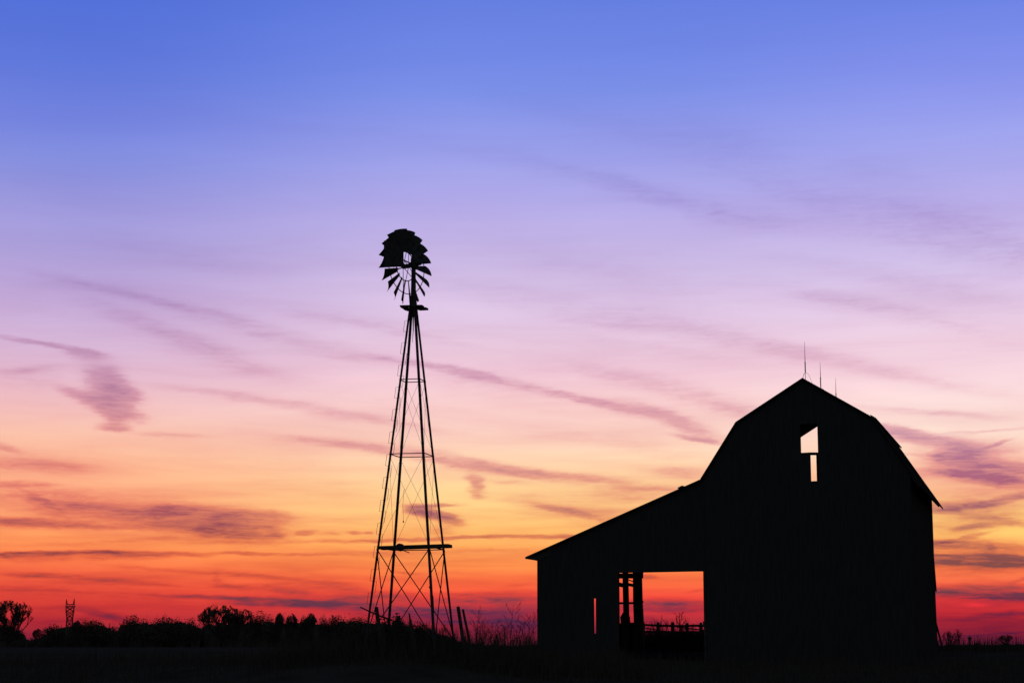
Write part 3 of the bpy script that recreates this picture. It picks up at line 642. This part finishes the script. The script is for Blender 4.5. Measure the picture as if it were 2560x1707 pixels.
# ------------------------------------------------------------------ grass and weeds
rg = random.Random(21); gr = MB()
def blade(m, x, y, h, lean, w, rnd):
    z = gh(x, y) - .05; a = rnd.uniform(0, 6.283); dx, dy = math.cos(a) * w, math.sin(a) * w; lx, ly = rnd.uniform(-1,1) * lean * h, rnd.uniform(-1,1) * lean * h
    b = len(m.v); m.v += [(x-dx, y-dy, z), (x+dx, y+dy, z), (x+dx*.7+lx*.4, y+dy*.7+ly*.4, z+h*.6), (x-dx*.7+lx*.4, y-dy*.7+ly*.4, z+h*.6), (x+lx, y+ly, z+h)]
    m.f += [(b, b+1, b+2, b+3), (b+3, b+2, b+4)]
def scatter(m, n, xa, xb, ya, yb, h0, h1, w=.012, lean=.25, ex=None):
    for _ in range(n):
        x, y = rg.uniform(xa, xb), rg.uniform(ya, yb)
        if ex and ex(x, y): continue
        blade(m, x, y, h0 + (h1 - h0) * rg.random() ** 2, lean, w, rg)
ca, sa = math.cos(PHI), math.sin(PHI)
def inbarn(x, y):
    lx = (x - BO.x) * ca - (y - BO.y) * sa; ly = (x - BO.x) * sa + (y - BO.y) * ca
    return -11.3 < lx < 4.3 and -.1 < ly < 11.4
scatter(gr, 16000, -20, 24, 56, 74, .25, .75, ex=inbarn)
scatter(gr, 5000, -8, 1.5, 58, 66, .4, 1.0)
scatter(gr, 5000, -1, 4.5, 60, 74, .3, .95, ex=inbarn)
scatter(gr, 7000, 0, 34, 86, 96, .3, 1.0, .014, ex=inbarn)
scatter(gr, 1500, 6, 14, 90, 97, .6, 1.25, .014)
scatter(gr, 9000, 4, 13, 88.5, 92.5, .75, 1.12, .016, ex=inbarn)
scatter(gr, 5000, 4, 13, 88.5, 91.5, .92, 1.0, .02, ex=inbarn)
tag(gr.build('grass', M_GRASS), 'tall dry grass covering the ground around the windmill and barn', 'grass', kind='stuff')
# loose tangle of thin weed stems between the windmill and the shed
wt = MB()
for _ in range(330):
    px = rg.uniform(1105, 1345); Y = rg.uniform(58, 68); base = at(px, 1616, Y); h = rg.uniform(.5, 1.25) * (1.0 if px > 1180 else .75)
    twigs(wt, (base.x, Y, gh(base.x, Y)), (rg.uniform(-.2,.2), rg.uniform(-.2,.2), 1), h * .5, .006, 2, rg, .35, 2, .0035, .4)
for _ in range(120):
    px = rg.uniform(960, 1120); Y = rg.uniform(59, 62); base = at(px, 1616, Y); h = rg.uniform(.5, .95)
    twigs(wt, (base.x, Y, gh(base.x, Y)), (rg.uniform(-.2,.2), rg.uniform(-.2,.2), 1), h * .5, .006, 2, rg, .35, 2, .0035, .4)
for _ in range(60):
    px = rg.uniform(1590, 1780); base = at(px, 1616, 90.5); h = rg.uniform(.9, 1.5)
    twigs(wt, (base.x, 90.5, gh(base.x, 90.5)), (rg.uniform(-.4,.4), rg.uniform(-.2,.2), 1), h * .5, .012, 2, rg, .5, 2, .007, .3)
tag(wt.build('weeds', M_GRASS), 'thicket of thin dead weeds between the windmill and the shed', 'weeds', kind='stuff')
def weed(px, top, Y, label, group=None, seed=0, thick=.009):
    r_ = random.Random(seed); x = at(px, 1600, Y).x; zg = gh(x, Y) - .05; h = at(px, top, Y).z - zg; root = empty('dead_weed', (x, Y, zg)); tag(root, label, 'weed', group)
    m = MB(); pts = [(0,0,0), (h*.02*r_.uniform(-1,1),0,h*.5), (h*.04*r_.uniform(-1,1),0,h)]; m.tube(pts, [thick, thick*.8, thick*.45], 5); m.build('stem', M_GRASS, root)
    b = MB()
    for i in range(11):
        f = .35 + .6 * i / 11; p = Vector(pts[1]).lerp(Vector(pts[2]), max(0, f * 2 - 1)) if f > .5 else Vector(pts[1]) * f * 2
        a = i * 2.4 + r_.random(); twigs(b, p, (math.cos(a), math.sin(a), r_.uniform(.7, 1.4)), h * (.20 - .12 * f), thick * .55, 2, r_, .5, 2, .0035, .2)
    b.build('branches', M_GRASS, root)
weed(1279, 1510, 63, 'tallest dead weed between the leaning posts and the shed wall, with a branched head', seed=1)
weed(1191, 1524, 62, 'dead weed with a bushy head nearest the right side of the two leaning posts', seed=2)
WG = 'shorter dead weed stalks by the shed'
for i, (x, t) in enumerate([(1208,1552),(1222,1560),(1238,1556),(1256,1560),(1270,1556),(1298,1562),(1312,1542),(1322,1535),(1334,1532)]):
    weed(x, t, 62 + (i % 4), 'short leafless weed stalk in the thicket between the leaning posts and the shed wall', WG, seed=10 + i, thick=.007)
weed(1702, 1530, 91, 'tall dead weed standing at the fence seen through the shed doorway', seed=31, thick=.03)
# brush heaps at the foot of the windmill
def heap(px, top, hw, Y, label, seed, n=900):
    r_ = random.Random(seed); x = at(px, 1600, Y).x; zg = gh(x, Y) - .1; h = at(px, top, Y).z - zg; w = abs(at(px + hw, 1600, Y).x - x)
    root = empty('brush_heap', (x, Y, zg)); tag(root, label, 'brush', 'brush heaps at the windmill'); m = MB(); lumps(m, 0, 0, h*.4, w, w*.8, h*.58, n*3, .035, r_, 6); fit(m, w, h, 0); m.build('leaf_litter', M_LEAF, root)
    m = MB()
    for i in range(26):
        a = r_.uniform(0, 6.28); q_ = Vector((math.cos(a)*w*.6*r_.random(), math.sin(a)*w*.5*r_.random(), h*.2)); twigs(m, q_, (r_.uniform(-.7,.7), r_.uniform(-.5,.5), 1), h*r_.uniform(.2,.36), .012, 2, r_, .5, 2, .004, .2)
    m.build('twigs', M_BARK, root)
heap(1003, 1537, 20, 60.6, 'small rounded brush heap centred between the windmill legs', 1)
heap(965, 1550, 34, 61.4, 'wide low brush heap under the left legs of the windmill', 2)
heap(1055, 1557, 36, 61.2, 'low brush heap under the near right leg of the windmill', 3)
heap(905, 1556, 34, 62.5, 'flat brush heap outside the left leg of the windmill', 4)

# ------------------------------------------------------------------ posts, poles and fence
def pole(name, pa, pb, Y, ra, rb, label, cat, n=8, dy=0., m=M_TIMBER, extra=None, group=None):
    a = at(*pa, Y); b = at(*pb, Y + dy); d = (a - b).normalized(); zg = gh(b.x, b.y)
    if b.z > zg: b = b - d * ((b.z - zg + .15) / max(d.z, .2))
    q = MB(); b0 = b.copy(); A = a - b0; q.tube([Vector((0,0,0)), A * .5 + Vector((.01, 0, 0)), A * .985, A], [rb, (ra + rb) / 2, ra, ra * .75], n)
    if extra: extra(q, A)
    o = q.build(name, m); o.location = b0; return tag(o, label, cat, group)
PG = 'leaning posts right of the windmill'
pole('fence_post', (1145, 1515), (1153, 1572), 60, .056, .062, 'taller and thicker of the two leaning wooden posts right of the windmill', 'post', group=PG)
pole('fence_post', (1157, 1522), (1167, 1572), 60, .038, .05, 'shorter thinner leaning post, right one of the pair beside the windmill', 'post', group=PG)
pole('tree_stump', (940.5, 1516), (946, 1560), 60.4, .062, .09, 'thick upright stump post between the left legs of the windmill', 'post', extra=lambda q, A: q.tube([A*.55, A*.3 + Vector((.12,0,0)), Vector((.2,0,0))], [.05,.09,.14], 7))
pole('broken_stump', (1022.5, 1531), (1027, 1562), 60.2, .02, .12, 'small pointed broken stump right of the middle brush heap under the windmill', 'stump')
q = MB(); a = at(901, 1517, 60.0); b = at(978, 1549, 60.9); q.tube([Vector(), (b - a) * .5 + Vector((0,0,-.02)), b - a], [.02, .026, .034], 7); o = q.build('wooden_pole', M_TIMBER); o.location = a
tag(o, 'thin pole leaning across the left legs of the windmill', 'pole')
# prop timber against the right wall of the barn
def bw(s, y, z): return Matrix.Rotation(-PHI, 4, 'Z') @ Vector((s, y, z)) + Vector((BO.x, BO.y, 0))
a = at(2334.5, 1538, 80.5); b = at(2356, 1616, 80.5); q = MB(); d = b - a; q.beam(Vector(), d * 1.12, .07, .085, Vector((0,1,0))); q.beam(Vector((.02,0,-.0)), Vector((.08,0,-.2)), .06, .14, Vector((0,1,0)))
o = q.build('prop_timber', M_TIMBER); o.location = a; tag(o, 'diagonal timber propped against the right wall of the barn', 'timber')
# marker post far right
p = at(2425, 1614, 200); root = empty('marker_post', (p.x, 200, gh(p.x, 200))); h = at(2425, 1588, 200).z - gh(p.x, 200)
tag(root, 'small post with a wide head on the horizon right of the barn', 'post')
q = MB(); q.tube([(0,0,-.1), (0,0,h)], .055, 7); q.build('pole', M_TIMBER, root)
q = MB(); q.box(-.22, .22, -.05, .05, h - .36, h - .16); q.box(-.13, .13, -.04, .04, h - .5, h - .36); q.build('head', M_TIMBER, root)
# corral fence behind the barn
Yf = 92.; x0 = at(1560, 1560, Yf).x; fence = empty('fence', (x0, Yf, gh(x0, Yf)))
tag(fence, 'rough wooden rail fence seen low through the open shed doorway', 'fence')
zg = gh(x0, Yf); FX = lambda px, py: (at(px, py, Yf).x - x0, 0, at(px, py, Yf).z - zg)
for i, (px, t) in enumerate([(1573,1552),(1609,1553),(1645,1554),(1682,1554),(1718,1556),(1753,1555),(1790,1556),(1826,1556)]):
    q = MB(); q.tube([FX(px + 1, 1634), FX(px - (i % 2), t + 4), FX(px, t)], [.085, .08, .05], 8); q.build('post', M_TIMBER, fence)
for pts in ([(1560,1562,.06),(1610,1561,.05),(1650,1563,.06),(1700,1564,.05),(1740,1563,.06),(1830,1565,.05)], [(1560,1579,.05),(1640,1579,.07),(1700,1580,.06),(1830,1578,.06)], [(1560,1596,.06),(1830,1596,.06)]):
    q = MB(); q.tube([Vector(FX(x, y)) + Vector((0,-.1,0)) for x, y, r in pts], [r for *_, r in pts], 7); q.build('rail', M_TIMBER, fence)
q = MB(); q.tube([Vector(FX(1610, 1569)) + Vector((0,-.15,0)), Vector(FX(1652, 1575)) + Vector((0,-.15,0))], .03, 6); q.tube([Vector(FX(1690, 1566)) + Vector((0,-.15,0)), Vector(FX(1760, 1575)) + Vector((0,-.15,0))], .035, 6); q.build('loose_rail', M_TIMBER, fence)

# ------------------------------------------------------------------ pylon
Yp = 1000.; p = at(171.5, 1614, Yp); zg = gh(p.x, Yp); py_ = empty('pylon', (p.x, Yp, zg)); tag(py_, 'lattice power pylon with two horns rising above the treeline at the left', 'pylon')
X = lambda px: (px - 171.5) * Yp / FPX * .88; Zp = lambda py: at(171.5, py, Yp).z - zg
q = MB()
lev = [(1640, 13), (1572, 9.0), (1545, 7.8), (1528, 10.5), (1515, 10.5)]
for sy in (-1, 1):
    for (ya, wa), (yb, wb) in zip(lev, lev[1:]):
        for sg in (-1, 1):
            q.tube([(sg * X(171.5 + wa), sy * .5 * X(171.5 + wa), Zp(ya)), (sg * X(171.5 + wb), sy * .5 * X(171.5 + wb), Zp(yb))], .19, 5)
            q.tube([(sg * X(171.5 + wa), sy * .5 * X(171.5 + wa), Zp(ya)), (-sg * X(171.5 + wb), sy * .5 * X(171.5 + wb), Zp(yb))], .10, 4)
        q.tube([(-X(171.5 + wb), sy * .5 * X(171.5 + wb), Zp(yb)), (X(171.5 + wb), sy * .5 * X(171.5 + wb), Zp(yb))], .10, 4)
    for k in range(6):
        ya = 1572 - k * 9; q.tube([(-X(171.5+8.6), sy, Zp(ya)), (X(171.5+8.6), sy, Zp(ya - 9))], .09, 4); q.tube([(X(171.5+8.6), sy, Zp(ya)), (-X(171.5+8.6), sy, Zp(ya - 9))], .09, 4)
q.build('lattice', M_STEEL, py_)
q = MB(); q.beam((X(158), 0, Zp(1516)), (X(186), 0, Zp(1516)), .5, .45); q.beam((X(163), 0, Zp(1510)), (X(181), 0, Zp(1510)), .4, .4)
for k in range(6): q.tube([(X(159 + 4.4*k), 0, Zp(1516)), (X(161.2 + 4.4*k), 0, Zp(1511))], .13, 4)
q.tube([(X(158), 0, Zp(1516)), (X(163), 0, Zp(1510))], .16, 4); q.tube([(X(186), 0, Zp(1516)), (X(181), 0, Zp(1510))], .16, 4)
q.build('crossarm', M_STEEL, py_)
for sg, t in ((-1, 1497), (1, 1495)):
    q = MB(); xo = 171.5 + sg * 11; q.tube([(X(171.5 + sg * 8), 0, Zp(1511)), (X(xo), 0, Zp(t))], [.3, .14], 5); q.tube([(X(171.5 + sg * 12), 0, Zp(1511)), (X(xo), 0, Zp(t))], [.25, .12], 5); q.build('horn', M_STEEL, py_)
